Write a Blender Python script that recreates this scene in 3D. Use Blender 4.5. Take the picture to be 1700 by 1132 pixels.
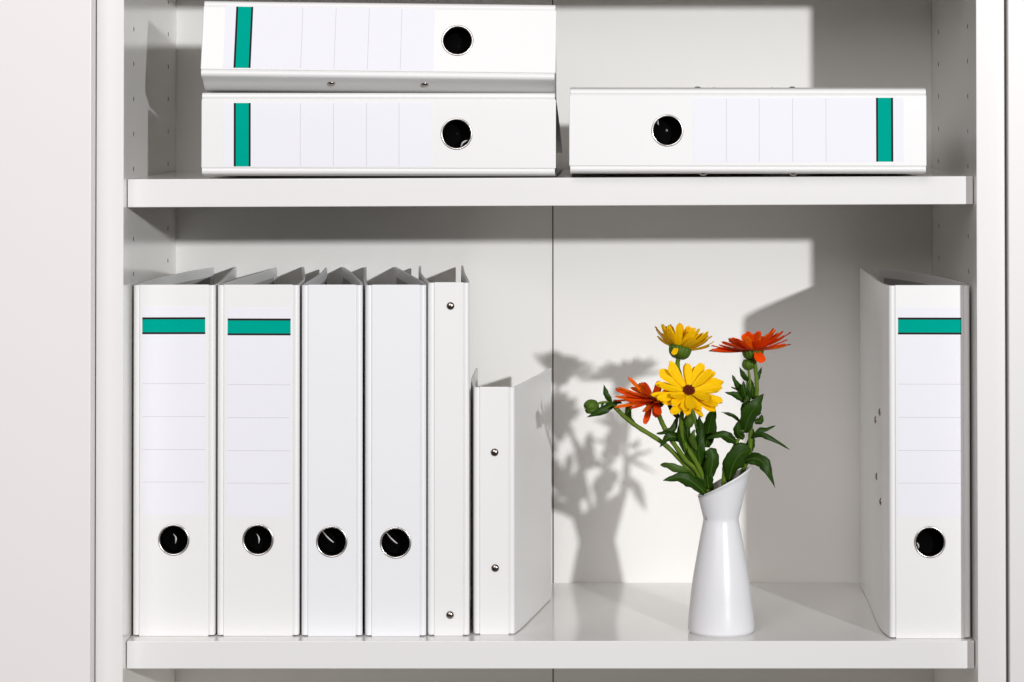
import bpy, bmesh, math, random
from mathutils import Vector, Matrix, noise
R = math.radians
random.seed(7)
scene = bpy.context.scene
for o in list(bpy.data.objects):
    bpy.data.objects.remove(o)

# ------------------------------------------------------------------ camera
CAM_Z = 1.4875
cam_data = bpy.data.cameras.new('camera')
cam_data.sensor_width = 36.0
cam_data.lens = 4981.5 / 1700 * 36.0
cam_data.shift_x = -0.06255
cam_data.shift_y = -0.28856
cam_data.clip_start = 0.05
cam_data.clip_end = 100
cam = bpy.data.objects.new('camera', cam_data)
scene.collection.objects.link(cam)
cam.location = (0, -2.70534, CAM_Z)
cam.rotation_euler = (R(90) + 0.01762, 0.0007, 0.00309)
scene.camera = cam

# ------------------------------------------------------------------ room fill and the strobe
world = bpy.data.worlds.new('World')
scene.world = world
world.use_nodes = True
bg = world.node_tree.nodes['Background']
bg.inputs['Color'].default_value = (0.98, 0.93, 0.95, 1)
bg.inputs['Strength'].default_value = 0.064

spot = bpy.data.lights.new('studio_strobe', 'SPOT')
spot.energy = 640
spot.color = (0.965, 0.98, 1.0)
spot.spot_size = R(46)
spot.spot_blend = 1.0
spot.shadow_soft_size = 0.056
so = bpy.data.objects.new('studio_strobe', spot)
scene.collection.objects.link(so)
so.location = (1.76, -4.0, 1.985)
so.rotation_euler = (Vector((-0.42, 0.1, 1.64)) - so.location).to_track_quat('-Z', 'Y').to_euler()

fill_lamp = bpy.data.lights.new('overhead_fill', 'AREA')  # area lamp added for the unseen ceiling bounce that fills the shadows
fill_lamp.energy = 77
fill_lamp.shape = 'SQUARE'
fill_lamp.size = 2.2
fill_lamp.color = (1.0, 0.955, 0.965)
sb = bpy.data.objects.new('overhead_fill', fill_lamp)
scene.collection.objects.link(sb)
sb.location = (-0.9, -3.4, 3.05)
sb.rotation_euler = (Vector((0, 0.1, 1.2)) - sb.location).to_track_quat('-Z', 'Y').to_euler()

scene.view_settings.view_transform = 'Standard'
scene.view_settings.look = 'None'
scene.view_settings.exposure = 0.0
scene.view_settings.gamma = 1.0
scene.view_settings.use_curve_mapping = False
scene.cycles.max_bounces = 10
scene.cycles.diffuse_bounces = 5
scene.cycles.use_denoising = True
scene.cycles.caustics_reflective = False

# ------------------------------------------------------------------ materials
def material(name, color, rough=0.4, metal=0.0, spec=0.5, bump=0.0, bscale=400.0, var=0.0,
             vscale=8.0, translucent=0.0, coat=0.0, stripes=None):
    m = bpy.data.materials.new(name)
    m.use_nodes = True
    nt = m.node_tree
    b = nt.nodes['Principled BSDF']
    b.inputs['Base Color'].default_value = (*color, 1)
    b.inputs['Roughness'].default_value = rough
    b.inputs['Metallic'].default_value = metal
    b.inputs['Specular IOR Level'].default_value = spec
    b.inputs['Coat Weight'].default_value = coat
    b.inputs['Coat Roughness'].default_value = 0.08
    tc = nt.nodes.new('ShaderNodeTexCoord')
    if var > 0:
        n = nt.nodes.new('ShaderNodeTexNoise')
        n.inputs['Scale'].default_value = vscale
        n.inputs['Detail'].default_value = 4
        if stripes:
            mp = nt.nodes.new('ShaderNodeMapping')
            mp.inputs['Scale'].default_value = stripes
            nt.links.new(tc.outputs['Object'], mp.inputs['Vector'])
            nt.links.new(mp.outputs['Vector'], n.inputs['Vector'])
        else:
            nt.links.new(tc.outputs['Object'], n.inputs['Vector'])
        r = nt.nodes.new('ShaderNodeMix')
        r.data_type = 'RGBA'
        r.inputs['A'].default_value = (*[c * (1 - var) for c in color], 1)
        r.inputs['B'].default_value = (*[min(1, c * (1 + var)) for c in color], 1)
        nt.links.new(n.outputs['Fac'], r.inputs['Factor'])
        nt.links.new(r.outputs['Result'], b.inputs['Base Color'])
    if bump > 0:
        n = nt.nodes.new('ShaderNodeTexNoise')
        n.inputs['Scale'].default_value = bscale
        n.inputs['Detail'].default_value = 3
        nt.links.new(tc.outputs['Object'], n.inputs['Vector'])
        bp = nt.nodes.new('ShaderNodeBump')
        bp.inputs['Strength'].default_value = bump
        bp.inputs['Distance'].default_value = 0.0006
        nt.links.new(n.outputs['Fac'], bp.inputs['Height'])
        nt.links.new(bp.outputs['Normal'], b.inputs['Normal'])
    if translucent > 0:
        t = nt.nodes.new('ShaderNodeBsdfTranslucent')
        src = [l.from_socket for l in nt.links if l.to_socket == b.inputs['Base Color']]
        if src:
            nt.links.new(src[0], t.inputs['Color'])
        else:
            t.inputs['Color'].default_value = (*color, 1)
        mx = nt.nodes.new('ShaderNodeMixShader')
        mx.inputs['Fac'].default_value = translucent
        nt.links.new(b.outputs['BSDF'], mx.inputs[1])
        nt.links.new(t.outputs['BSDF'], mx.inputs[2])
        nt.links.new(mx.outputs['Shader'], nt.nodes['Material Output'].inputs['Surface'])
    return m

M = dict(
    lacquer=material('white_lacquer', (0.84, 0.82, 0.785), 0.15, spec=0.7, bump=0.05, bscale=260, var=0.012, vscale=3),  # lighter than the fronts, to lift the dim inner walls
    back=material('white_back_board', (0.85, 0.835, 0.80), 0.25, bump=0.06, bscale=260, var=0.015, vscale=3),
    shelf=material('glossy_shelf_board', (0.745, 0.735, 0.715), 0.11, spec=0.6, bump=0.02, bscale=300, var=0.012, vscale=5),
    band=material('dimmed_front_white', (0.715, 0.70, 0.68), 0.3, bump=0.04, bscale=500, var=0.012, vscale=5),  # white darkened to hold down the strongly lit fronts
    door=material('blush_white_door', (0.765, 0.722, 0.71), 0.32, bump=0.04, bscale=500, var=0.01, vscale=4),
    edge=material('white_edge_band', (0.745, 0.735, 0.715), 0.28, bump=0.04, bscale=500, var=0.012, vscale=5),
    joint=material('brown_joint', (0.055, 0.04, 0.03), 0.7, bump=0.1),
    vinyl=material('white_vinyl', (0.745, 0.74, 0.725), 0.36, bump=0.10, bscale=900, var=0.01, vscale=12),
    vinyl_cool=material('cool_white_vinyl', (0.742, 0.744, 0.75), 0.38, bump=0.10, bscale=900, var=0.01, vscale=12),
    lining=material('grey_lining_paper', (0.36, 0.355, 0.345), 0.55, bump=0.1, bscale=700, var=0.03, vscale=40),
    paper=material('label_paper', (0.735, 0.73, 0.766), 0.6, bump=0.06, bscale=1500, var=0.01, vscale=30),
    rule=material('grey_rule_ink', (0.50, 0.49, 0.50), 0.6, bump=0.02),
    green=material('green_band_ink', (0.0, 0.325, 0.245), 0.8, spec=0.0, var=0.10, vscale=900, bump=0.03),
    black_ink=material('black_band_ink', (0.016, 0.010, 0.010), 0.7, spec=0.15, bump=0.02),
    chrome=material('nickel', (0.70, 0.67, 0.64), 0.27, metal=1.0, bump=0.02, bscale=200),
    rivet=material('dull_nickel', (0.30, 0.265, 0.235), 0.2, metal=1.0, bump=0.03, bscale=300),
    cup=material('black_hole_shade', (0.0012, 0.001, 0.001), 0.6, spec=0.02, bump=0.05),  # near black colour standing for the shade inside the finger holes
    lever=material('pale_lever_glint', (0.85, 0.82, 0.78), 0.35, metal=0.35, bump=0.02),  # pale, barely metallic: the glint of the mechanism put into the colour
    porcelain=material('white_porcelain', (0.715, 0.715, 0.725), 0.30, spec=0.4, coat=0.03, var=0.006, vscale=20),
    yellow=material('yellow_petal', (0.98, 0.555, 0.002), 0.6, spec=0.12, translucent=0.14, var=0.16, vscale=14, bump=0.35,
                    bscale=900, stripes=(60, 6, 6)),
    yellow2=material('amber_petal', (0.95, 0.43, 0.002), 0.6, spec=0.12, translucent=0.14, var=0.2, vscale=14, bump=0.35,
                     bscale=900, stripes=(60, 6, 6)),
    orange=material('orange_petal', (0.86, 0.072, 0.002), 0.6, spec=0.12, translucent=0.13, var=0.25, vscale=14, bump=0.35,
                    bscale=900, stripes=(60, 6, 6)),
    orange2=material('light_orange_petal', (0.92, 0.145, 0.003), 0.6, spec=0.12, translucent=0.13, var=0.25, vscale=14, bump=0.35,
                     bscale=900, stripes=(60, 6, 6)),
    disc=material('maroon_floret', (0.17, 0.018, 0.005), 0.6, var=0.4, vscale=500, bump=0.2),
    disc2=material('orange_floret', (0.55, 0.10, 0.006), 0.6, var=0.4, vscale=500, bump=0.2),
    leaf=material('marigold_leaf', (0.021, 0.060, 0.0025), 0.45, spec=0.22, translucent=0.24, var=0.4, vscale=60, bump=0.35,
                  bscale=500),
    leaf2=material('pale_marigold_leaf', (0.072, 0.135, 0.018), 0.45, spec=0.25, translucent=0.24, var=0.35, vscale=60,
                   bump=0.35, bscale=500),
    vein=material('leaf_midrib', (0.075, 0.145, 0.015), 0.5, spec=0.2, bump=0.1),
    stem=material('marigold_stem', (0.095, 0.160, 0.010), 0.5, spec=0.2, var=0.3, vscale=120, bump=0.25, bscale=800),
    calyx=material('marigold_calyx', (0.060, 0.115, 0.008), 0.5, spec=0.2, var=0.4, vscale=300, bump=0.3, bscale=900),
)

# ------------------------------------------------------------------ helpers
COL = scene.collection

def link(name, me, mat=None, parent=None, matrix=None):
    o = bpy.data.objects.new(name, me)
    COL.objects.link(o)
    if me is not None and mat is not None and not me.materials:
        me.materials.append(mat)
    if parent:
        o.parent = parent
    if matrix is not None:
        o.matrix_local = matrix
    return o

def tag(o, label, cat, group=None):
    o['label'] = label
    o['category'] = cat
    if group:
        o['group'] = group
    return o

def thing(name, label, cat, matrix, group=None):
    o = bpy.data.objects.new(name, None)
    COL.objects.link(o)
    o.empty_display_size = 0.02
    o.matrix_world = matrix
    return tag(o, label, cat, group)

def bevel(o, w, seg=2, harden=True):
    m = o.modifiers.new('bevel', 'BEVEL')
    m.width = w
    m.segments = seg
    m.limit_method = 'ANGLE'
    m.angle_limit = R(46)
    m.harden_normals = harden
    return o

def mesh(name, verts, faces, smooth=False, sharp=None):
    me = bpy.data.meshes.new(name)
    me.from_pydata([tuple(v) for v in verts], [], faces)
    me.validate()
    bm = bmesh.new()
    bm.from_mesh(me)
    bmesh.ops.recalc_face_normals(bm, faces=bm.faces)
    bm.to_mesh(me)
    bm.free()
    if smooth:
        me.polygons.foreach_set('use_smooth', [True] * len(me.polygons))
        if sharp:
            me.set_sharp_from_angle(angle=R(sharp))
    me.update()
    return me

def box_mesh(name, a, b, tilt=0.0):
    """box from corner a to corner b; tilt raises it along x (dz per metre)"""
    v = []
    for x in (a[0], b[0]):
        for y in (a[1], b[1]):
            for z in (a[2], b[2]):
                v.append((x, y, z + tilt * x))
    f = [(0, 1, 3, 2), (4, 6, 7, 5), (0, 4, 5, 1), (2, 3, 7, 6), (0, 2, 6, 4), (1, 5, 7, 3)]
    return mesh(name, v, f)

def catmull(pts, n=6):
    P = [Vector(p) for p in pts]
    P = [P[0] * 2 - P[1]] + P + [P[-1] * 2 - P[-2]]
    out = []
    for i in range(1, len(P) - 2):
        for k in range(n):
            t = k / n
            a, b, c, d = P[i - 1:i + 3]
            out.append(0.5 * ((2 * b) + (c - a) * t + (2 * a - 5 * b + 4 * c - d) * t * t
                              + (3 * b - a - 3 * c + d) * t ** 3))
    out.append(P[-2].copy())
    return out

def sheet_mesh(name, line, z0, z1, th):
    """a bent board: plan line (x, y) swept from z0 to z1, thickness th"""
    P = [Vector((p[0], p[1])) for p in line]
    n = len(P)
    L, Rr = [], []
    for i in range(n):
        t = (P[min(i + 1, n - 1)] - P[max(i - 1, 0)]).normalized()
        nn = Vector((-t.y, t.x)) * th / 2
        L.append(P[i] + nn)
        Rr.append(P[i] - nn)
    v, f = [], []
    for i in range(n):
        v += [(L[i].x, L[i].y, z0), (L[i].x, L[i].y, z1), (Rr[i].x, Rr[i].y, z1), (Rr[i].x, Rr[i].y, z0)]
    for i in range(n - 1):
        a, b = 4 * i, 4 * i + 4
        for k in range(4):
            f.append((a + k, a + (k + 1) % 4, b + (k + 1) % 4, b + k))
    f += [(0, 1, 2, 3), (4 * n - 1, 4 * n - 2, 4 * n - 3, 4 * n - 4)]
    return mesh(name, v, f, True, 35)

def holed_board(name, x0, x1, z0, z1, th, holes, seg=48):
    """flat board facing -y with round through holes (x, z, r)"""
    bm = bmesh.new()
    edges = []
    def loop(pts):
        vs = [bm.verts.new((x, 0, z)) for x, z in pts]
        for i in range(len(vs)):
            edges.append(bm.edges.new((vs[i], vs[(i + 1) % len(vs)])))
    loop([(x0, z0), (x1, z0), (x1, z1), (x0, z1)])
    for hx, hz, r in holes:
        loop([(hx + r * math.cos(2 * math.pi * k / seg), hz + r * math.sin(2 * math.pi * k / seg)) for k in range(seg)])
    bmesh.ops.triangle_fill(bm, use_beauty=True, use_dissolve=False, edges=edges)
    g = bmesh.ops.extrude_face_region(bm, geom=bm.faces[:])
    for e in g['geom']:
        if isinstance(e, bmesh.types.BMVert):
            e.co.y += th
    bmesh.ops.recalc_face_normals(bm, faces=bm.faces)
    me = bpy.data.meshes.new(name)
    bm.to_mesh(me)
    bm.free()
    return me

def lathe_mesh(name, prof, seg=40, axis='Z', smooth=True, sharp=50, closed_ends=True):
    """prof: (r, h) pairs; axis 'Z' up or 'Y' (h runs along +y)"""
    v, f = [], []
    for r, h in prof:
        for k in range(seg):
            a = 2 * math.pi * k / seg
            c, s = r * math.cos(a), r * math.sin(a)
            v.append((c, s, h) if axis == 'Z' else (c, h, s))
    n = len(prof)
    for i in range(n - 1):
        for k in range(seg):
            f.append((i * seg + k, i * seg + (k + 1) % seg, (i + 1) * seg + (k + 1) % seg, (i + 1) * seg + k))
    if closed_ends:
        f.append(tuple(range(seg)))
        f.append(tuple((n - 1) * seg + k for k in range(seg)))
    return mesh(name, v, f, smooth, sharp)

def tube_mesh(name, pts, radii, seg=10, cap=True):
    P = [Vector(p) for p in pts]
    n = len(P)
    v, f = [], []
    ref = Vector((0.13, 1, 0.07)).normalized()
    for i in range(n):
        t = (P[min(i + 1, n - 1)] - P[max(i - 1, 0)]).normalized()
        a = t.cross(ref).normalized()
        b = t.cross(a)
        r = radii[i] if isinstance(radii, (list, tuple)) else radii
        for k in range(seg):
            q = 2 * math.pi * k / seg
            v.append(P[i] + a * (r * math.cos(q)) + b * (r * math.sin(q)))
    for i in range(n - 1):
        for k in range(seg):
            f.append((i * seg + k, i * seg + (k + 1) % seg, (i + 1) * seg + (k + 1) % seg, (i + 1) * seg + k))
    if cap:
        f.append(tuple(range(seg)))
        f.append(tuple((n - 1) * seg + k for k in range(seg)))
    return mesh(name, v, f, True)

# ------------------------------------------------------------------ the cabinet
XL, XR = -0.4133, 0.3497            # inner faces of the side panels
YF, YB = -0.020, 0.325              # side panel fronts, back panel face
ZLO, ZHI = 0.55, 1.80
TILT = 0.0031                       # the upper shelf hangs a touch out of level
cab = thing('cabinet', 'white lacquered open cabinet with shelves, drilled side panels and a jointed back', 'cabinet',
            Matrix.Translation((0, 0, ZLO)))
def cpart(name, me, mat, bw=0.0008):
    o = link(name, me, mat, cab, Matrix.Translation((0, 0, -ZLO)))
    return bevel(o, bw) if bw else o

def drilled(xa, xb, inner, zoff):
    """side panel with two columns of shelf pin holes cut into its inner face"""
    me = box_mesh('side_panel', (xa, YF + 0.001, ZLO), (xb, YB + 0.012, ZHI))
    v, f = [], []
    sg = 12
    for y in (0.040, 0.267):
        z = zoff - 32 * 0.032
        for k in range(62):
            zz = zoff + (k - 30) * 0.032
            if not 0.93 < zz < 1.64:
                continue
            b0 = len(v)
            for x in (inner - 0.009, inner + 0.009):
                for q in range(sg):
                    a = 2 * math.pi * q / sg
                    v.append((x, y + 0.0024 * math.cos(a), zz + 0.0024 * math.sin(a)))
            for q in range(sg):
                f.append((b0 + q, b0 + (q + 1) % sg, b0 + sg + (q + 1) % sg, b0 + sg + q))
            f.append(tuple(b0 + q for q in range(sg)))
            f.append(tuple(b0 + sg + q for q in range(sg)))
    cm = mesh('cut', v, f)
    cm.materials.append(M['joint'])
    me.materials.append(M['lacquer'])
    cut = bpy.data.objects.new('cut', cm)
    tmp = bpy.data.objects.new('tmp', me)
    COL.objects.link(cut)
    COL.objects.link(tmp)
    m = tmp.modifiers.new('bool', 'BOOLEAN')
    m.operation = 'DIFFERENCE'
    m.solver = 'EXACT'
    m.object = cut
    m.material_mode = 'TRANSFER'
    dg = bpy.context.evaluated_depsgraph_get()
    out = bpy.data.meshes.new_from_object(tmp.evaluated_get(dg))
    bpy.data.objects.remove(cut)
    bpy.data.objects.remove(tmp)
    out.name = 'side_panel'
    return out

cpart('side_panel', drilled(-0.4376, XL, XL, 1.5512), M['lacquer'], 0)
cpart('side_panel', drilled(XR, 0.3750, XR, 1.5532), M['lacquer'], 0)
for xa, xb in ((-0.4376, XL), (XR, 0.3750)):
    cpart('dimmed_edge_band', box_mesh('dimmed_edge_band', (xa, YF, ZLO), (xb, YF + 0.0008, ZHI)), M['band'], 0.0004)  # strip added so the lit fronts come out darker than the inner walls
SEAM = -0.0329
cpart('back_panel', box_mesh('back_panel', (XL, YB, ZLO), (SEAM - 0.0006, YB + 0.012, ZHI)), M['back'], 0.0003)
cpart('back_panel', box_mesh('back_panel', (SEAM + 0.0006, YB, ZLO), (XR, YB + 0.012, ZHI)), M['back'], 0.0003)
cpart('joint_strip', box_mesh('joint_strip', (SEAM - 0.0005, YB + 0.0012, ZLO), (SEAM + 0.0005, YB + 0.011, ZHI)), M['joint'], 0)
g = 0.0006
cpart('shelf', box_mesh('shelf', (XL + g, 0, 1.3908), (XR - g, YB - g, 1.4162), TILT), M['shelf'])
cpart('shelf', box_mesh('shelf', (XL + g, 0, 0.9751), (XR - g, YB - g, 1.0)), M['shelf'])
cpart('shelf', box_mesh('shelf', (XL + g, 0, 1.609), (XR - g, YB - g, 1.634)), M['shelf'])
cpart('top_board', box_mesh('top_board', (-0.4376, YF, ZHI), (0.3750, YB + 0.012, ZHI + 0.024)), M['lacquer'])
cpart('bottom_board', box_mesh('bottom_board', (XL + g, 0, ZLO), (XR - g, YB - g, ZLO + 0.024)), M['lacquer'])

cpart('door', box_mesh('door', (-0.7992, -0.045, ZLO), (-0.4381, -0.0205, ZHI)), M['door'], 0.0012)
cpart('door', box_mesh('door', (0.3768, -0.028, ZLO), (0.7368, -0.009, ZHI)), M['band'], 0.0012)

# ------------------------------------------------------------------ binders
TH = 0.0024

def rivet_mesh(r=0.0036, h=0.0019):
    prof = [(r, 0.0006), (r, 0.0)] + [(r * math.cos(a), -h * math.sin(a)) for a in [R(k * 15) for k in range(1, 6)]] + [(0.0002, -h)]
    return lathe_mesh('rivet', prof, 20, 'Y', True, 60)
RIVET = rivet_mesh()

def ring_mesh():
    prof = []
    rm, t = 0.01350, 0.00100
    for k in range(13):                       # a rolled lip, then a short sleeve
        a = math.pi * (1 - k / 12)
        prof.append((rm - t * math.cos(a), 0.0002 - 0.0011 * math.sin(a)))
    prof.reverse()
    # outer rim -> inner rim -> sleeve
    if prof[0][0] < prof[-1][0]:
        prof.reverse()
    prof += [(rm - t, 0.004), (rm - t + 0.0004, 0.004), (rm - t + 0.0005, 0.0012), (prof[0][0], 0.0005)]
    prof.append(prof[0])
    return lathe_mesh('finger_ring', prof, 56, 'Y', True, 60, False)
RING = ring_mesh()
SHADE_CUP = lathe_mesh('hole_shade_cup', [(0.0126, 0.0030), (0.0128, 0.020), (0.0010, 0.0205), (0.0010, 0.0210), (0.0133, 0.0208), (0.0131, 0.0030),
                               (0.0126, 0.0030)], 40, 'Y', True, 60, False)  # added black pocket: paints the dark binder interior behind the hole

def cover_line(half, sgn, back, n=5):
    """plan line of one cover: hinge strip tucked behind the spine edge, rounded corner, then the board"""
    h = half - TH / 2
    line = [(half - 0.0078, 0.0036), (half - 0.0064, 0.0034), (half - 0.0053, 0.0024), (half - 0.0045, 0.0017), (half - 0.0034, 0.0015)]
    for k in range(1, 5):
        a = R(90 * k / 4)
        line.append((half - 0.0034 + 0.0022 * math.sin(a), 0.0015 + 0.0022 * (1 - math.cos(a))))
    line = [(sgn * x, y) for x, y in line]
    curve = catmull([(line[-1][0], line[-1][1], 0)] + [(x, y, 0) for x, y in back], n)
    return line + [(p.x, p.y) for p in curve[1:]]

def binder(name, label, matrix, w, h, backL, backR, ring_z=None, mat='vinyl', has_label=False, lever=None,
           rivets=(), spine_rivets=(), group=None):
    """local frame: origin at the foot of the spine, x across, y into the shelf, z up"""
    t = thing(name, label, 'binder', matrix, group)
    half = w / 2
    vm = M[mat]
    holes = [(0, ring_z, 0.0137)] if ring_z else []
    sp = link('spine', holed_board('spine', -half + 0.0058, half - 0.0058, 0, h, TH, holes), vm, t)
    bevel(sp, 0.0007, 2, False)
    lines = {}
    for sgn, back in ((-1, backL), (1, backR)):
        ln = cover_line(half, sgn, back)
        lines[sgn] = ln
        c = link('cover', sheet_mesh('cover', ln, 0.0009, h - 0.0004, TH), vm, t)
        bevel(c, 0.0005, 2)
        # paper lining on the inner side, inset from the vinyl turn-in
        pts = [Vector(p) for p in ln]
        inner, acc = [], 0
        for i in range(9, len(pts)):
            tt = (pts[min(i + 1, len(pts) - 1)] - pts[i - 1]).normalized()
            nn = Vector((-tt.y, tt.x)) * (1 if sgn > 0 else -1)
            inner.append(pts[i] + nn * (TH / 2 + 0.00022))
        tot = sum((inner[i + 1] - inner[i]).length for i in range(len(inner) - 1))
        keep, acc = [], 0
        for i in range(len(inner)):
            if i:
                acc += (inner[i] - inner[i - 1]).length
            if 0.012 < acc < tot - 0.010:
                keep.append(inner[i])
        link('lining', sheet_mesh('lining', keep, 0.011, h - 0.0095, 0.0003), M['lining'], c)
    if ring_z:
        link('finger_ring', RING, M['chrome'], t, Matrix.Translation((0, 0, ring_z)))
        cp = link('hole_shade_cup', SHADE_CUP, M['cup'], t, Matrix.Translation((0, 0, ring_z)))
        if lever:
            pts = catmull([(x, y, z) for x, y, z in lever], 6)
            n = len(pts)
            v, f = [], []
            for i, p in enumerate(pts):
                s = math.sin(math.pi * (i + 0.6) / (n + 0.4)) ** 0.5
                tt = (pts[min(i + 1, n - 1)] - pts[max(i - 1, 0)]).normalized()
                wv = Vector((-tt.z, 0, tt.x)) * 0.00075 * s
                nv = Vector((0, 0.0005, 0))
                v += [p + wv + nv, p, p - wv + nv * 2.0, p + nv * 2.6]
            for i in range(n - 1):
                for k in range(4):
                    f.append((4 * i + k, 4 * i + (k + 1) % 4, 4 * i + 4 + (k + 1) % 4, 4 * i + 4 + k))
            link('lever', mesh('lever', v, f, True, 60), M['lever'], cp)  # pale strip shaped as the glint seen on the mechanism
    if has_label:
        top = h
        lw = min(0.0575, w - 0.0125)
        jig = random.Random(label)
        jog = T(jig.uniform(-.0004, .0004), 0, jig.uniform(-.0008, .0008)) @ Matrix.Rotation(jig.uniform(-.0035, .0035), 4, 'Y')
        lb = link('label', box_mesh('label', (-lw / 2, -0.00020, top - 0.2090), (lw / 2, 0.0003, top - 0.0205)), M['paper'], t, jog)
        def strip(nm, za, zb, mt, lift, ww=lw):
            link(nm, box_mesh(nm, (-ww / 2, -0.0002 - lift, top - zb), (ww / 2, -0.00015, top - za)), M[mt], lb)
        strip('colour_band', 0.0318, 0.0434, 'green', 0.00008, lw - 0.0003)
        strip('band_edge', 0.0299, 0.0318, 'black_ink', 0.00010, lw - 0.0003)
        strip('band_edge', 0.0434, 0.0452, 'black_ink', 0.00010, lw - 0.0003)
        for z in (0.0898, 0.1197, 0.1496, 0.1790):
            strip('rule', z, z + 0.00042, 'rule', 0.00006, lw - 0.0008)
    for x, z in spine_rivets:
        link('rivet', RIVET, M['rivet'], t, Matrix.Translation((x, -0.0001, z)))
    for sgn, y, z in rivets:                  # rivet heads on the outside of a cover
        ln = [Vector(p) for p in lines[sgn]]
        i = min(range(9, len(ln) - 1), key=lambda k: abs(ln[k].y - y))
        tt = (ln[i + 1] - ln[i - 1]).normalized()
        out = Vector((tt.y, -tt.x)) * sgn
        p = ln[i] + (y - ln[i].y) / max(tt.y, 0.2) * tt + out * (TH / 2 - 0.0001)
        yax = -Vector((out.x, out.y, 0))
        m3 = Matrix((Vector((0, 0, 1)).cross(yax) * -1, yax, Vector((0, 0, 1)))).transposed().to_4x4()
        link('rivet', RIVET, M['rivet'], t, Matrix.Translation((p.x, p.y, z)) @ m3)
    return t

def T(x, y, z):
    return Matrix.Translation((x, y, z))

def rel(cx, y0, pts):
    """world plan points to the binder's own frame"""
    return [(x / 1000 - cx, y / 1000 - y0) for x, y in pts]

GL = 'white lever arch binders with a green band'
HH = 0.3185
# standing row
c = -0.3738
binder('lever_arch_binder', 'standing white binder with green label band, wedged against the drilled side panel', T(c, 0.024, 1.0), 0.0745, HH,
       rel(c, .024, [(-408.2, 75), (-404.5, 138), (-396, 192), (-387.5, 250), (-374, 309)]),
       rel(c, .024, [(-337.6, 75), (-343.5, 169), (-352.8, 321)]), 0.0872, 'vinyl', True,
       [(-0.002, .010, .004), (0.0003, .008, .0015), (0.0008, .0075, -.001), (0.0002, .008, -.0045)], group=GL)
c = -0.2973
binder('lever_arch_binder', 'standing white binder with green label band, next to a plain unlabelled binder', T(c, 0.024, 1.0), 0.0745, HH,
       rel(c, .024, [(-328, 104), (-319, 206), (-310.5, 309)]),
       rel(c, .024, [(-264, 104), (-271.5, 191), (-284.5, 321)]), 0.0872, 'vinyl', True,
       [(-0.0025, .010, .004), (-0.0006, .008, .0015), (0.0000, .0075, -.001), (-0.0004, .008, -.0045)], group=GL)
GP = 'plain white lever arch binders'
c = -0.2303
LV = [(-.0098, .0100, .0085), (-.0055, .0080, .0035), (-.0010, .0065, -.0004), (.0014, .0068, -.0020)]
binder('lever_arch_binder', 'unlabelled white lever arch binder with finger ring, next to a green banded one', T(c, 0.023, 1.0),
       0.0553, HH,
       rel(c, .023, [(-257.0, 75), (-256.4, 140), (-257.0, 236), (-260, 305)]),
       rel(c, .023, [(-207, 65), (-216, 130), (-229.5, 226), (-244.5, 321)]), 0.0857, 'vinyl_cool', False, LV, group=GP)
c = -0.1723
binder('lever_arch_binder', 'unlabelled white lever arch binder with finger ring, next to the tall ring binder', T(c, 0.022, 1.0),
       0.0553, HH,
       rel(c, .022, [(-203.2, 65), (-211, 170), (-221.5, 319)]),
       rel(c, .022, [(-152.5, 85), (-169.5, 185), (-191.5, 321)]), 0.0848, 'vinyl_cool', False, LV, group=GP)
c = -0.1245
binder('ring_binder', 'tall narrow white ring binder with a rivet head near each end of its spine', T(c, 0.025, 1.0), 0.0378, 0.3205,
       rel(c, .025, [(-147.5, 70), (-159, 185), (-165.5, 300)]),
       rel(c, .025, [(-109, 70), (-117, 185), (-123.5, 306)]), None, 'vinyl', False,
       spine_rivets=[(.0018, .2990), (.0014, .0190)])
c = -0.0831
binder('ring_binder', 'short white ring binder with two spine rivets and its cover swung open', T(c, 0.031, 1.0), 0.0378, 0.2250,
       rel(c, .031, [(-103.6, 70), (-106, 110), (-106, 226)]),
       rel(c, .031, [(-58.5, 70), (-46.0, 150), (-34.5, 228)]), None, 'vinyl', False,
       spine_rivets=[(.0003, .1655), (.0008, .0605)])
c = 0.3107
binder('lever_arch_binder', 'standing white binder with green label band, alone on the far side of the vase', T(c, 0.0115, 1.0), 0.0735, HH,
       rel(c, .0115, [(271.8, 45), (271.6, 100), (274.0, 190), (275.5, 298)]),
       rel(c, .0115, [(345.0, 60), (338.0, 122), (319.5, 221), (292.5, 298)]), 0.0868, 'vinyl', True,
       [(-.0118, .0050, -.0015), (-.0106, .0048, -.0022), (-.0098, .0048, -.0045), (-.0100, .0052, -.0068)],
       rivets=[(-1, .045, .1994), (-1, .085, .1880), (-1, .075, .1365), (-1, .040, .1180)], group=GL)

# lying binders on the upper shelf
LEFT = Matrix.Rotation(R(-90), 4, 'Y')        # head of the binder to -x
RIGHT = Matrix.Rotation(R(90), 4, 'Y')        # head of the binder to +x
hw = 0.0737 / 2
binder('lever_arch_binder', 'white lever arch binder lying flat, the lower of two stacked ones', T(-0.0265, -0.004, 1.45545) @ Matrix.Rotation(R(-1.0), 4, 'Z')
       @ Matrix.Rotation(R(0.1), 4, 'Y') @ LEFT, 0.0737, 0.3200,
       [(-hw - .0006, .02), (-hw - .0010, .10), (-hw - .0010, .284)],
       [(hw - .0030, .02), (hw - .0180, .104), (hw - .0370, .19), (hw - .0580, .284)], 0.0895, 'vinyl', True,
       [(-.0125, .0050, -.0035), (-.0085, .0045, -.0050), (-.0065, .005, -.0080), (-.0060, .006, -.0105)], group=GL)
hw = 0.0705 / 2
m2 = T(-0.0262, -0.0125, 1.5385) @ Matrix.Rotation(R(0.69), 4, 'Y') @ Matrix.Rotation(R(-15.0), 4, 'X') @ LEFT
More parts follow.
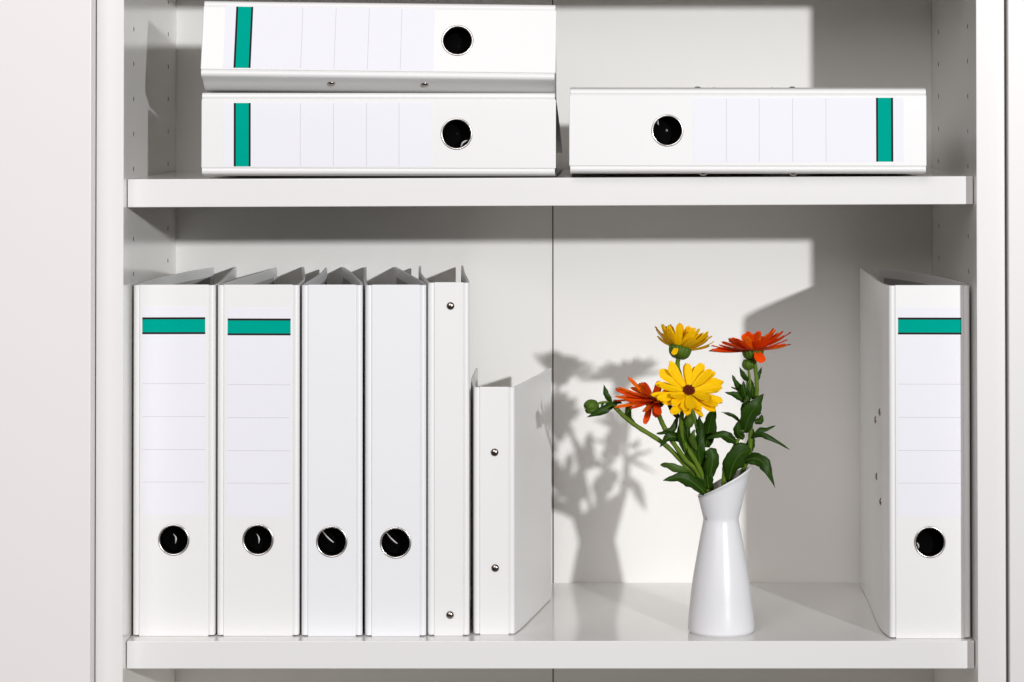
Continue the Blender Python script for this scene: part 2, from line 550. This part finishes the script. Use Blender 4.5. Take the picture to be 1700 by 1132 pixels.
binder('lever_arch_binder', 'white lever arch binder tilted back on top of another lying binder', m2, 0.0705, 0.3180,
       [(-hw + .0002, .016), (-hw - .0028, .034), (-hw + .0004, .062), (-hw + .0049, .12), (-hw + .0131, .284)],
       [(hw - .002, .03), (hw - .016, .12), (hw - .046, .284)], 0.0885, 'vinyl', True,
       None, rivets=[(-1, .018, .118), (-1, .018, .202)], group=GL)
hw = 0.0752 / 2
binder('lever_arch_binder', 'white lever arch binder lying by itself on the upper shelf', T(-0.0145, -0.017, 1.45875) @ Matrix.Rotation(R(0.08), 4, 'Y') @ RIGHT,
       0.0752, 0.3200,
       [(-hw + .0006, .02), (-hw + .008, .104), (-hw + .036, .284)],
       [(hw + .0002, .02), (hw + .0009, .10), (hw + .0012, .284)], 0.0880, 'vinyl', True,
       [(-.0100, .0065, -.0085), (-.0070, .0052, -.0086), (-.0050, .0050, -.0080)],
       rivets=[(1, .012, .1205), (1, .012, .2015), (-1, .026, .116), (-1, .040, .1315), (-1, .040, .184), (-1, .026, .2015)], group=GL)

# ------------------------------------------------------------------ the vase
VX, VY = 0.1238, 0.047
def vase_mesh():
    seg = 72
    A, B, RN, K, ZN = 0.0337, 0.529, 0.0160, 0.245, 0.104
    body = catmull([(0.0285, 0, 0), (0.0303, 0.003, 0), (0.0300, 0.012, 0), (0.0288, 0.024, 0), (0.0262, 0.047, 0), (0.0209, 0.078, 0),
                    (0.0163, 0.1025, 0)], 5)
    prof = [(p.x, p.y) for p in body]
    v, f = [], []
    def hrim(c):
        return (A + B * c * RN) / (1 - B * c * K)
    rows = []
    rows.append([(0.001, 0.0006)] * seg)
    rows.append([(0.024, 0.0006)] * seg)
    rows.append([(0.0262, 0.0)] * seg)
    for p in prof:
        rows.append([p] * seg)
    for fr in (0.03, 0.10, 0.25, 0.45, 0.65, 0.85, 0.96):
        row = []
        for k in range(seg):
            h = hrim(math.cos(2 * math.pi * k / seg)) * fr
            row.append((RN + K * h, ZN + h))
        rows.append(row)
    TW = 0.0024
    for a in (0, 45, 90, 135, 180):           # rounded lip
        row = []
        for k in range(seg):
            h = hrim(math.cos(2 * math.pi * k / seg))
            r = RN + K * h
            row.append((r - TW / 2 + TW / 2 * math.cos(R(a)), ZN + h - 0.0012 + 0.0012 * math.sin(R(a))))
        rows.append(row)
    for fr in (0.9, 0.7, 0.45, 0.2, 0.03):
        row = []
        for k in range(seg):
            h = hrim(math.cos(2 * math.pi * k / seg)) * fr
            row.append((RN + K * h - TW, ZN + h))
        rows.append(row)
    for r, z in ((0.0141, 0.100), (0.020, 0.070), (0.0245, 0.04), (0.0268, 0.012), (0.024, 0.005), (0.001, 0.0045)):
        rows.append([(r, z)] * seg)
    for row in rows:
        for k, (r, z) in enumerate(row):
            a = 2 * math.pi * k / seg
            v.append((r * math.cos(a), r * math.sin(a), z * 0.988))
    for i in range(len(rows) - 1):
        for k in range(seg):
            f.append((i * seg + k, i * seg + (k + 1) % seg, (i + 1) * seg + (k + 1) % seg, (i + 1) * seg + k))
    f.append(tuple(range(seg)))
    f.append(tuple((len(rows) - 1) * seg + k for k in range(seg)))
    return mesh('vase', v, f, True)
vase = link('vase', vase_mesh(), M['porcelain'], matrix=T(VX, VY, 1.0))
tag(vase, 'slim white porcelain vase with pinched neck and slanted rim, holding marigolds', 'vase')

# ------------------------------------------------------------------ the marigolds
# the bunch is laid out on its own grid: u to the right, w up (0.1659 mm a step), d millimetres into the shelf
def b(u, w, d=0.0):
    d -= 12.0 * max(0.0, 1100 - w) / 1000      # the bunch leans a little out of the shelf
    s = 1 + d / 2750.0
    x = (u - 103) * s + 103
    z = (w + 1190) * s - 1190
    return Vector(((x - 857) * 0.0001659, d * 0.001, (1763 - z) * 0.0001659 - 0.0016))
BASE = Vector((VX, VY, 1.0))

def plant(name, label, cat, group=None):
    return thing(name, label, cat, Matrix.Translation(BASE + Vector((0, 0, 0.006))), group)
def loc(p):
    return p - Vector((0, 0, 0.006))

def stem(t, pts, r0, r1, name='stem'):
    c = catmull([loc(b(*p)) for p in pts], 8)
    n = len(c)
    rad = []
    for i in range(n):
        s = i / (n - 1)
        rad.append((r0 + (r1 - r0) * s) * (1 + 0.06 * math.sin(i * 1.7) + 0.05 * noise.noise(c[i] * 90)))
    return link(name, tube_mesh(name, c, rad, 10), M['stem'], t)

def leaf(t, pts, width, twist=0.0, fold=0.25, wave=0.10, mat='leaf', blunt=0.0, rib=True, roll=0.0):
    """a blade along the curve pts; twist turns it about its midline"""
    c = catmull([loc(b(*p)) for p in pts], max(3, 15 // (len(pts) - 1)))
    n = len(c)
    W = width * 0.0001669 / 2 * 0.84
    v, f = [], []
    m = 7
    view = Vector((0, 1, 0.08)).normalized()
    ph = random.uniform(0, 6)
    ribpts = []
    for i in range(n):
        s = i / (n - 1)
        tt = (c[min(i + 1, n - 1)] - c[max(i - 1, 0)]).normalized()
        side = tt.cross(view)
        if side.length < 0.15:
            side = tt.cross(Vector((1, 0, 0)))
        side.normalize()
        nrm = side.cross(tt).normalized()
        a = R(twist + roll * s)
        sd = side * math.cos(a) + nrm * math.sin(a)
        nm = nrm * math.cos(a) - side * math.sin(a)
        if blunt:
            prof = min(1, (s + 0.06) * 2.2) ** 0.8 * (1 - max(0, (s - (1 - blunt)) / blunt) ** 2.2) ** 0.5 if s < 0.999 else 0.12
        else:
            prof = (math.sin(math.pi * min(1, (0.07 + 0.93 * s)) ** 0.86) ** 0.85) if s < 0.999 else 0.01
            prof = max(prof, 0.10 if s < 0.3 else 0.015)
        ww = W * prof
        for k in range(m):
            q = (k - (m - 1) / 2) / ((m - 1) / 2)
            edge = 1 + (0.10 * math.sin(s * 13 + ph + (1.3 if q > 0 else 0)) + 0.07 * math.sin(s * 29 + ph * 2 + q)) * abs(q)
            off = nm * (ww * fold * abs(q) ** 1.4 + W * wave * 3 * math.sin(s * 9 + ph + q * 1.6) * abs(q))
            v.append(c[i] + sd * (ww * q * edge) + off)
        ribpts.append(c[i] + nm * -0.00012)
    for i in range(n - 1):
        for k in range(m - 1):
            f.append((i * m + k, i * m + k + 1, (i + 1) * m + k + 1, (i + 1) * m + k))
    lf = link('leaf', mesh('leaf', v, f, True), M[mat], t)
    sol = lf.modifiers.new('thick', 'SOLIDIFY')
    sol.thickness = 0.00028
    sol.offset = 0
    if rib and width > 40:
        rr = [0.00042 * (1 - 0.85 * i / (n - 1)) for i in range(n)]
        link('midrib', tube_mesh('midrib', ribpts, rr, 6), M['vein'], lf)
    return lf

def petal_mesh(L, W, curl, cup, ph):
    """strap petal along +x, upper side +z, notched tip"""
    n, m = 11, 7
    v, f = [], []
    for i in range(n):
        s = i / (n - 1)
        wid = W * (0.34 + 0.66 * min(1, s * 1.9) ** 0.8) * (1 if s < 0.72 else (1 - ((s - 0.72) / 0.28) ** 2.4 * 0.62))
        for k in range(m):
            q = (k - 3) / 3
            tip = 0
            if i == n - 1:
                tip = (-0.05 if k in (2, 4) else 0.014 if k == 3 else 0.004 if k in (1, 5) else -0.05) * L
            x = L * s + tip
            y = wid * q * 0.5 + 0.02 * L * math.sin(s * 3 + ph)
            z = curl * L * s * s - cup * W * (1 - q * q) * 0.5 * (1 - 0.4 * s) + 0.018 * W * 4 * math.sin(q * 7.5 + ph) * (0.3 + s * 0.7)
            v.append((x, y, z))
    for i in range(n - 1):
        for k in range(m - 1):
            f.append((i * m + k, i * m + k + 1, (i + 1) * m + k + 1, (i + 1) * m + k))
    me = mesh('petal', v, f, True)
    return me

def frame_from_axis(center, axis, spin=0.0):
    z = axis.normalized()
    x = Vector((1, 0, 0)) - z * z.x
    x.normalize()
    y = z.cross(x)
    m = Matrix((x, y, z)).transposed().to_4x4()
    return Matrix.Translation(center) @ m @ Matrix.Rotation(spin, 4, 'Z')

def flower_head(t, center, axis, rad, layers, mats, discmat, disc_r, calyx_r=0.0056, calyx_h=0.0075, wid=(0.0058, 0.0078), specials=(), disc_up=0.0, seed=1):
    """layers: (count, length factor, elevation deg, base offset, curl)"""
    rnd = random.Random(seed)
    F = frame_from_axis(loc(center), axis)
    # ribbed green cup below the petals
    seg = 96
    prof = [(0.0017, -calyx_h), (calyx_r * 0.62, -calyx_h * 0.93), (calyx_r * 0.92, -calyx_h * 0.66), (calyx_r * 1.02, -calyx_h * 0.35),
            (calyx_r * 1.06, -calyx_h * 0.05), (calyx_r * 0.98, 0.0006), (calyx_r * 0.4, 0.0002)]
    v, f = [], []
    for i, (r, h) in enumerate(prof):
        for k in range(seg):
            a = 2 * math.pi * k / seg
            rr = r * (1 + 0.085 * (abs(math.cos(8 * a)) - 0.5) * (0.3 + i / 6))
            v.append((rr * math.cos(a), rr * math.sin(a), h + (0.0016 * (abs(math.cos(8 * a)) - 0.4) if i in (4, 5) else 0)))
    for i in range(len(prof) - 1):
        for k in range(seg):
            f.append((i * seg + k, i * seg + (k + 1) % seg, (i + 1) * seg + (k + 1) % seg, (i + 1) * seg + k))
    f.append(tuple(range(seg)))
    f.append(tuple((len(prof) - 1) * seg + k for k in range(seg)))
    link('calyx', mesh('calyx', v, f, True), M['calyx'], t, F)
    # florets of the disc
    v, f = [], []
    N = 85
    for k in range(N):
        rr = disc_r * math.sqrt((k + 0.5) / N)
        a = k * 2.39996
        s = 1 - (rr / disc_r) ** 2
        p = Vector((rr * math.cos(a), rr * math.sin(a), 0.0012 + disc_up + 0.0014 * s + rnd.uniform(-.0003, .0003)))
        h, w = 0.0021 + rnd.uniform(0, .0010), disc_r / 9.0
        b0 = len(v)
        lean = Vector((math.cos(a), math.sin(a), 0)) * (0.0009 * rr / disc_r)
        for q in range(5):
            aa = q * 2 * math.pi / 5 + k
            v.append(p + Vector((w * math.cos(aa), w * math.sin(aa), -0.0015)))
        for q in range(5):
            aa = q * 2 * math.pi / 5 + k
            v.append(p + lean + Vector((w * 1.05 * math.cos(aa), w * 1.05 * math.sin(aa), h * 0.55)))
        v.append(p + lean + Vector((0, 0, h * 0.9)))
        for q in range(5):
            f.append((b0 + q, b0 + (q + 1) % 5, b0 + 5 + (q + 1) % 5, b0 + 5 + q))
            f.append((b0 + 5 + q, b0 + 5 + (q + 1) % 5, b0 + 10))
    link('flower_disc', mesh('flower_disc', v, f, True, 50), M[discmat], t, F)
    def put(a, el, Lf, W, off, curl, mt, roll=0.0, up=0.0):
        me = petal_mesh(rad * Lf, W, curl, rnd.uniform(0.10, 0.30), rnd.uniform(0, 6))
        m = F @ Matrix.Rotation(a, 4, 'Z') @ T(off, 0, up) @ Matrix.Rotation(-el, 4, 'Y') @ Matrix.Rotation(roll, 4, 'X')
        link('petal', me, M[mt], t, m)
    for li, (cnt, Lf, el, off, curl) in enumerate(layers):
        for k in range(cnt):
            a = 2 * math.pi * (k + 0.5 * (li % 2)) / cnt + rnd.uniform(-0.09, 0.09)
            put(a, R(el + rnd.uniform(-7, 7)), Lf * rnd.uniform(0.80, 1.08), rnd.uniform(*wid), off, curl + rnd.uniform(-0.06, 0.06),
                mats[0] if rnd.random() < 0.62 else mats[1], rnd.uniform(-0.3, 0.3), 0.0004 + 0.0007 * li)
    for a, el, Lf, W, curl in specials:
        put(R(a), R(el), Lf, W, calyx_r * 0.88, curl, mats[0], 0, -0.0004)

GM = 'cut marigolds in the vase'
ROOT = [(800, 1450, 0), (800, 1200, 0)]
# --- yellow one seen from the side, above the others
t = plant('marigold', 'yellow marigold seen from the side, cupped petals above a green calyx', 'flower', GM)
stem(t, [(845, 1380, 2), (812, 1010, 6), (770, 800, 10), (725, 620, 12), (660, 430, 14), (620, 300, 14), (626, 238, 14)], 0.0022, 0.0021)
flower_head(t, b(634, 196, 14), Vector((0.26, 0.30, 1)), 0.0265, [(18, 1.0, 13, .0042, .30), (16, 0.95, 28, .0036, .24), (13, 0.85, 44, .0028, .15)],
            ('yellow', 'yellow2'), 'disc2', 0.0055, 0.0096, 0.0096, wid=(0.0060, 0.0082), specials=[(252, -48, .46, .0056, -.1)], seed=3)
leaf(t, [(775, 740, 12), (790, 640, 10), (822, 512, 6)], 105, 10, 0.25, 0.03)
leaf(t, [(735, 700, 12), (745, 640, 10), (735, 560, 8)], 60, -20)
leaf(t, [(770, 900, 8), (745, 800, 4), (760, 690, 2)], 62, 25)
# --- yellow one facing out
t = plant('marigold', 'yellow marigold facing outward with a dark maroon centre', 'flower', GM)
stem(t, [(830, 1380, -2), (790, 1020, -8), (735, 850, -14), (660, 720, -18), (638, 610, -24), (655, 500, -28), (676, 452, -30)], 0.0024, 0.0020)
flower_head(t, b(680, 434, -35), Vector((0.06, -0.72, 0.70)), 0.0292, [(15, 1.0, 1, .0044, .04), (13, 0.96, 8, .0040, .04), (8, 0.84, 18, .0036, .06)],
            ('yellow', 'yellow'), 'disc', 0.0048, 0.0075, 0.008, wid=(0.0068, 0.0094), seed=11)
leaf(t, [(660, 770, -18), (640, 660, -22), (640, 555, -18)], 66, 15)
leaf(t, [(725, 830, -12), (690, 740, -16), (660, 650, -16)], 95, -25, 0.3)
leaf(t, [(745, 850, -10), (735, 745, -14), (755, 620, -12)], 88, 20, 0.3)
leaf(t, [(720, 760, -16), (700, 690, -24), (712, 640, -24)], 44, 0, 0.3, mat='leaf2')
leaf(t, [(690, 740, -16), (672, 660, -24), (680, 590, -24)], 42, 30, 0.3)
leaf(t, [(760, 960, -10), (800, 880, -18), (812, 800, -20), (800, 742, -18)], 84, -8, 0.35, 0.03, blunt=0.16)
leaf(t, [(790, 970, -12), (782, 890, -16), (775, 800, -10)], 74, 30, 0.3)
bd = link('bud', lathe_mesh('bud', [(0.0012, -0.0055), (0.0034, -0.0042), (0.0048, -0.0010), (0.0046, 0.0028), (0.0026, 0.0062), (0.0004, 0.0084)], 24),
          M['calyx'], t, Matrix.Translation(loc(b(680, 600, -22))))
# --- orange one, low, with drooping petals
t = plant('marigold', 'orange marigold with drooping front petals, half behind the outward yellow one', 'flower', GM)
stem(t, [(820, 1380, -2), (752, 935, -10), (655, 800, -14), (585, 700, -16), (540, 620, -14), (515, 560, -10), (505, 515, -7)], 0.0024, 0.0021)
flower_head(t, b(492, 478, -7), Vector((0.02, -0.17, 0.98)), 0.0365, [(17, 1.0, 0, .0044, .04), (15, 0.90, 7, .0038, .08), (9, 0.66, 22, .0032, .12)],
            ('orange', 'orange2'), 'disc', 0.0052, 0.0088, 0.0075,
            specials=[(245, -46, .60, .0066, -.10), (275, -30, .40, .0075, -.3)], seed=21)
leaf(t, [(618, 578, -16), (594, 640, -18), (548, 660, -18), (503, 664, -16)], 44, 15, 0.3)
leaf(t, [(645, 708, -14), (600, 680, -20), (560, 690, -22), (520, 738, -20)], 62, -10, 0.3)
leaf(t, [(622, 580, -14), (600, 545, -14), (560, 500, -10)], 44, 20, 0.3)
leaf(t, [(715, 885, -10), (650, 870, -18), (580, 850, -20), (523, 838, -14)], 52, 20, 0.35, mat='leaf2', blunt=0.2)
leaf(t, [(772, 995, -14), (700, 930, -20), (630, 905, -22), (538, 922, -20)], 84, -10, 0.3, 0.03)
leaf(t, [(775, 985, -10), (735, 935, -12), (660, 912, -10)], 90, 30, 0.3)
# --- the long bud stem
t = plant('marigold_bud', 'closed green marigold bud on a long stem arching away from the vase', 'flower bud', None)
stem(t, [(815, 1380, 0), (765, 980, -4), (670, 850, -8), (545, 722, -10), (400, 628, -10), (330, 575, -9), (265, 510, -8)], 0.0024, 0.0020)
stem(t, [(275, 520, -8), (240, 495, -8), (205, 492, -8), (170, 502, -8)], 0.0013, 0.0011, 'bud_stalk')
def bud(t, center, axis, r, h):
    seg = 40
    v, f = [], []
    prof = [(0.25, -0.95), (0.62, -0.80), (0.92, -0.35), (1.0, 0.05), (0.93, 0.45), (0.70, 0.80), (0.34, 0.92), (0.02, 0.86)]
    for i, (rr, hh) in enumerate(prof):
        for k in range(seg):
            a = 2 * math.pi * k / seg
            q = r * rr * (1 + 0.06 * math.cos(10 * a))
            v.append((q * math.cos(a), q * math.sin(a), h * hh + (h * 0.14 * math.cos(10 * a) if i in (5, 6) else 0)))
    for i in range(len(prof) - 1):
        for k in range(seg):
            f.append((i * seg + k, i * seg + (k + 1) % seg, (i + 1) * seg + (k + 1) % seg, (i + 1) * seg + k))
    f.append(tuple(range(seg)))
    f.append(tuple((len(prof) - 1) * seg + k for k in range(seg)))
    link('bud', mesh('bud', v, f, True), M['calyx'], t, frame_from_axis(loc(center), axis))
bud(t, b(146, 515, -8), Vector((-0.9, -0.35, -0.25)), 0.0066, 0.0066)
leaf(t, [(252, 490, -8), (228, 455, -10), (211, 394, -8)], 40, 10, 0.3)
leaf(t, [(280, 508, -8), (245, 512, -14), (190, 545, -16), (118, 573, -14)], 56, -15, 0.3)
leaf(t, [(378, 612, -10), (345, 570, -6), (350, 520, 0), (384, 466, 6)], 48, 20, 0.3)
leaf(t, [(262, 500, -6), (285, 490, 0), (312, 496, 6)], 34, 20, 0.3)
leaf(t, [(215, 492, -8), (203, 505, -10), (202, 525, -10)], 16, 0, 0.2, rib=False)
# --- orange one on the tall side
t = plant('marigold', 'orange marigold on a tall leafy stem beside its small round bud', 'flower', GM)
stem(t, [(870, 1380, 4), (955, 950, 8), (1015, 760, 6), (1022, 620, 4), (1050, 470, 2), (1056, 400, 0), (1044, 255, 0)], 0.0024, 0.0018)
flower_head(t, b(1034, 206, 0), Vector((-0.13, 0.06, 1)), 0.0345, [(18, 1.0, 3, .0046, .10), (16, 0.94, 11, .0040, .12), (11, 0.76, 26, .0034, .12)],
            ('orange', 'orange2'), 'disc', 0.0060, 0.0092, 0.0085, specials=[(290, -42, .42, .0105, -.15), (80, 48, .55, .007, .1), (60, 45, .5, .007, 0)], seed=33)
leaf(t, [(985, 660, -4), (1010, 580, -16), (1050, 510, -20), (1094, 446, -14)], 118, -12, 0.2, 0.03)
leaf(t, [(1060, 375, 0), (1070, 335, 2), (1083, 299, 2)], 24, 0, 0.3, rib=False)
leaf(t, [(1045, 600, 4), (1075, 590, 8), (1084, 560, 10)], 46, 10, 0.3)
leaf(t, [(1030, 690, 2), (1070, 648, 8), (1110, 640, 10), (1157, 621, 12)], 34, 25, 0.3)
leaf(t, [(1028, 685, 0), (1080, 672, -8), (1150, 700, -10), (1236, 752, -8)], 34, 10, 0.3)
leaf(t, [(900, 935, -4), (920, 850, -12), (960, 780, -14), (1022, 752, -10)], 132, -10, 0.25, 0.03, blunt=0.35)
leaf(t, [(985, 815, 4), (1035, 800, 0), (1085, 820, -4), (1120, 870, -6), (1156, 962, -6)], 86, 10, 0.3, 0.16)
leaf(t, [(1000, 780, 8), (1020, 720, 6), (1035, 640, 4)], 60, 20, 0.3)
leaf(t, [(1035, 475, 2), (1030, 420, 0), (1015, 350, -2)], 42, 15, 0.3)
# --- its small bud
t = plant('marigold_bud', 'small round green marigold bud right under the tall orange flower', 'flower bud', None)
stem(t, [(835, 1380, 0), (872, 930, -4), (882, 830, -6), (945, 712, -6), (990, 610, -4), (1010, 480, -2), (1018, 390, -2), (1010, 312, -2)], 0.0023, 0.0011)
bud(t, b(1009, 286, -2), Vector((-0.05, 0.05, 1)), 0.0056, 0.0050)
leaf(t, [(965, 600, -6), (920, 565, -10), (860, 546, -10)], 26, 15, 0.3, rib=False)
leaf(t, [(948, 718, -6), (910, 690, -14), (850, 668, -16), (770, 697, -12)], 60, -15, 0.3)
leaf(t, [(985, 690, -6), (950, 660, -12), (955, 590, -12)], 66, 15, 0.3)
leaf(t, [(1000, 500, -2), (950, 455, -8), (880, 437, -8)], 44, -10, 0.3)
leaf(t, [(990, 460, -2), (960, 430, -4), (915, 408, -2)], 30, 20, 0.3, mat='leaf2', rib=False)
leaf(t, [(988, 435, -2), (950, 400, -6), (920, 342, -6)], 42, 10, 0.3)
leaf(t, [(1010, 375, -2), (985, 350, -6), (960, 297, -6)], 36, 10, 0.3)
leaf(t, [(1000, 480, -4), (985, 430, -10), (982, 375, -10)], 50, -10, 0.3)
leaf(t, [(1005, 500, -4), (1012, 440, -10), (1000, 370, -8)], 36, 10, 0.3)
leaf(t, [(1000, 560, -4), (985, 520, -10), (1005, 470, -10)], 46, -20, 0.3)
leaf(t, [(1005, 500, -6), (1000, 480, -10), (1002, 455, -12)], 34, 0, 0.3, mat='leaf2', rib=False)
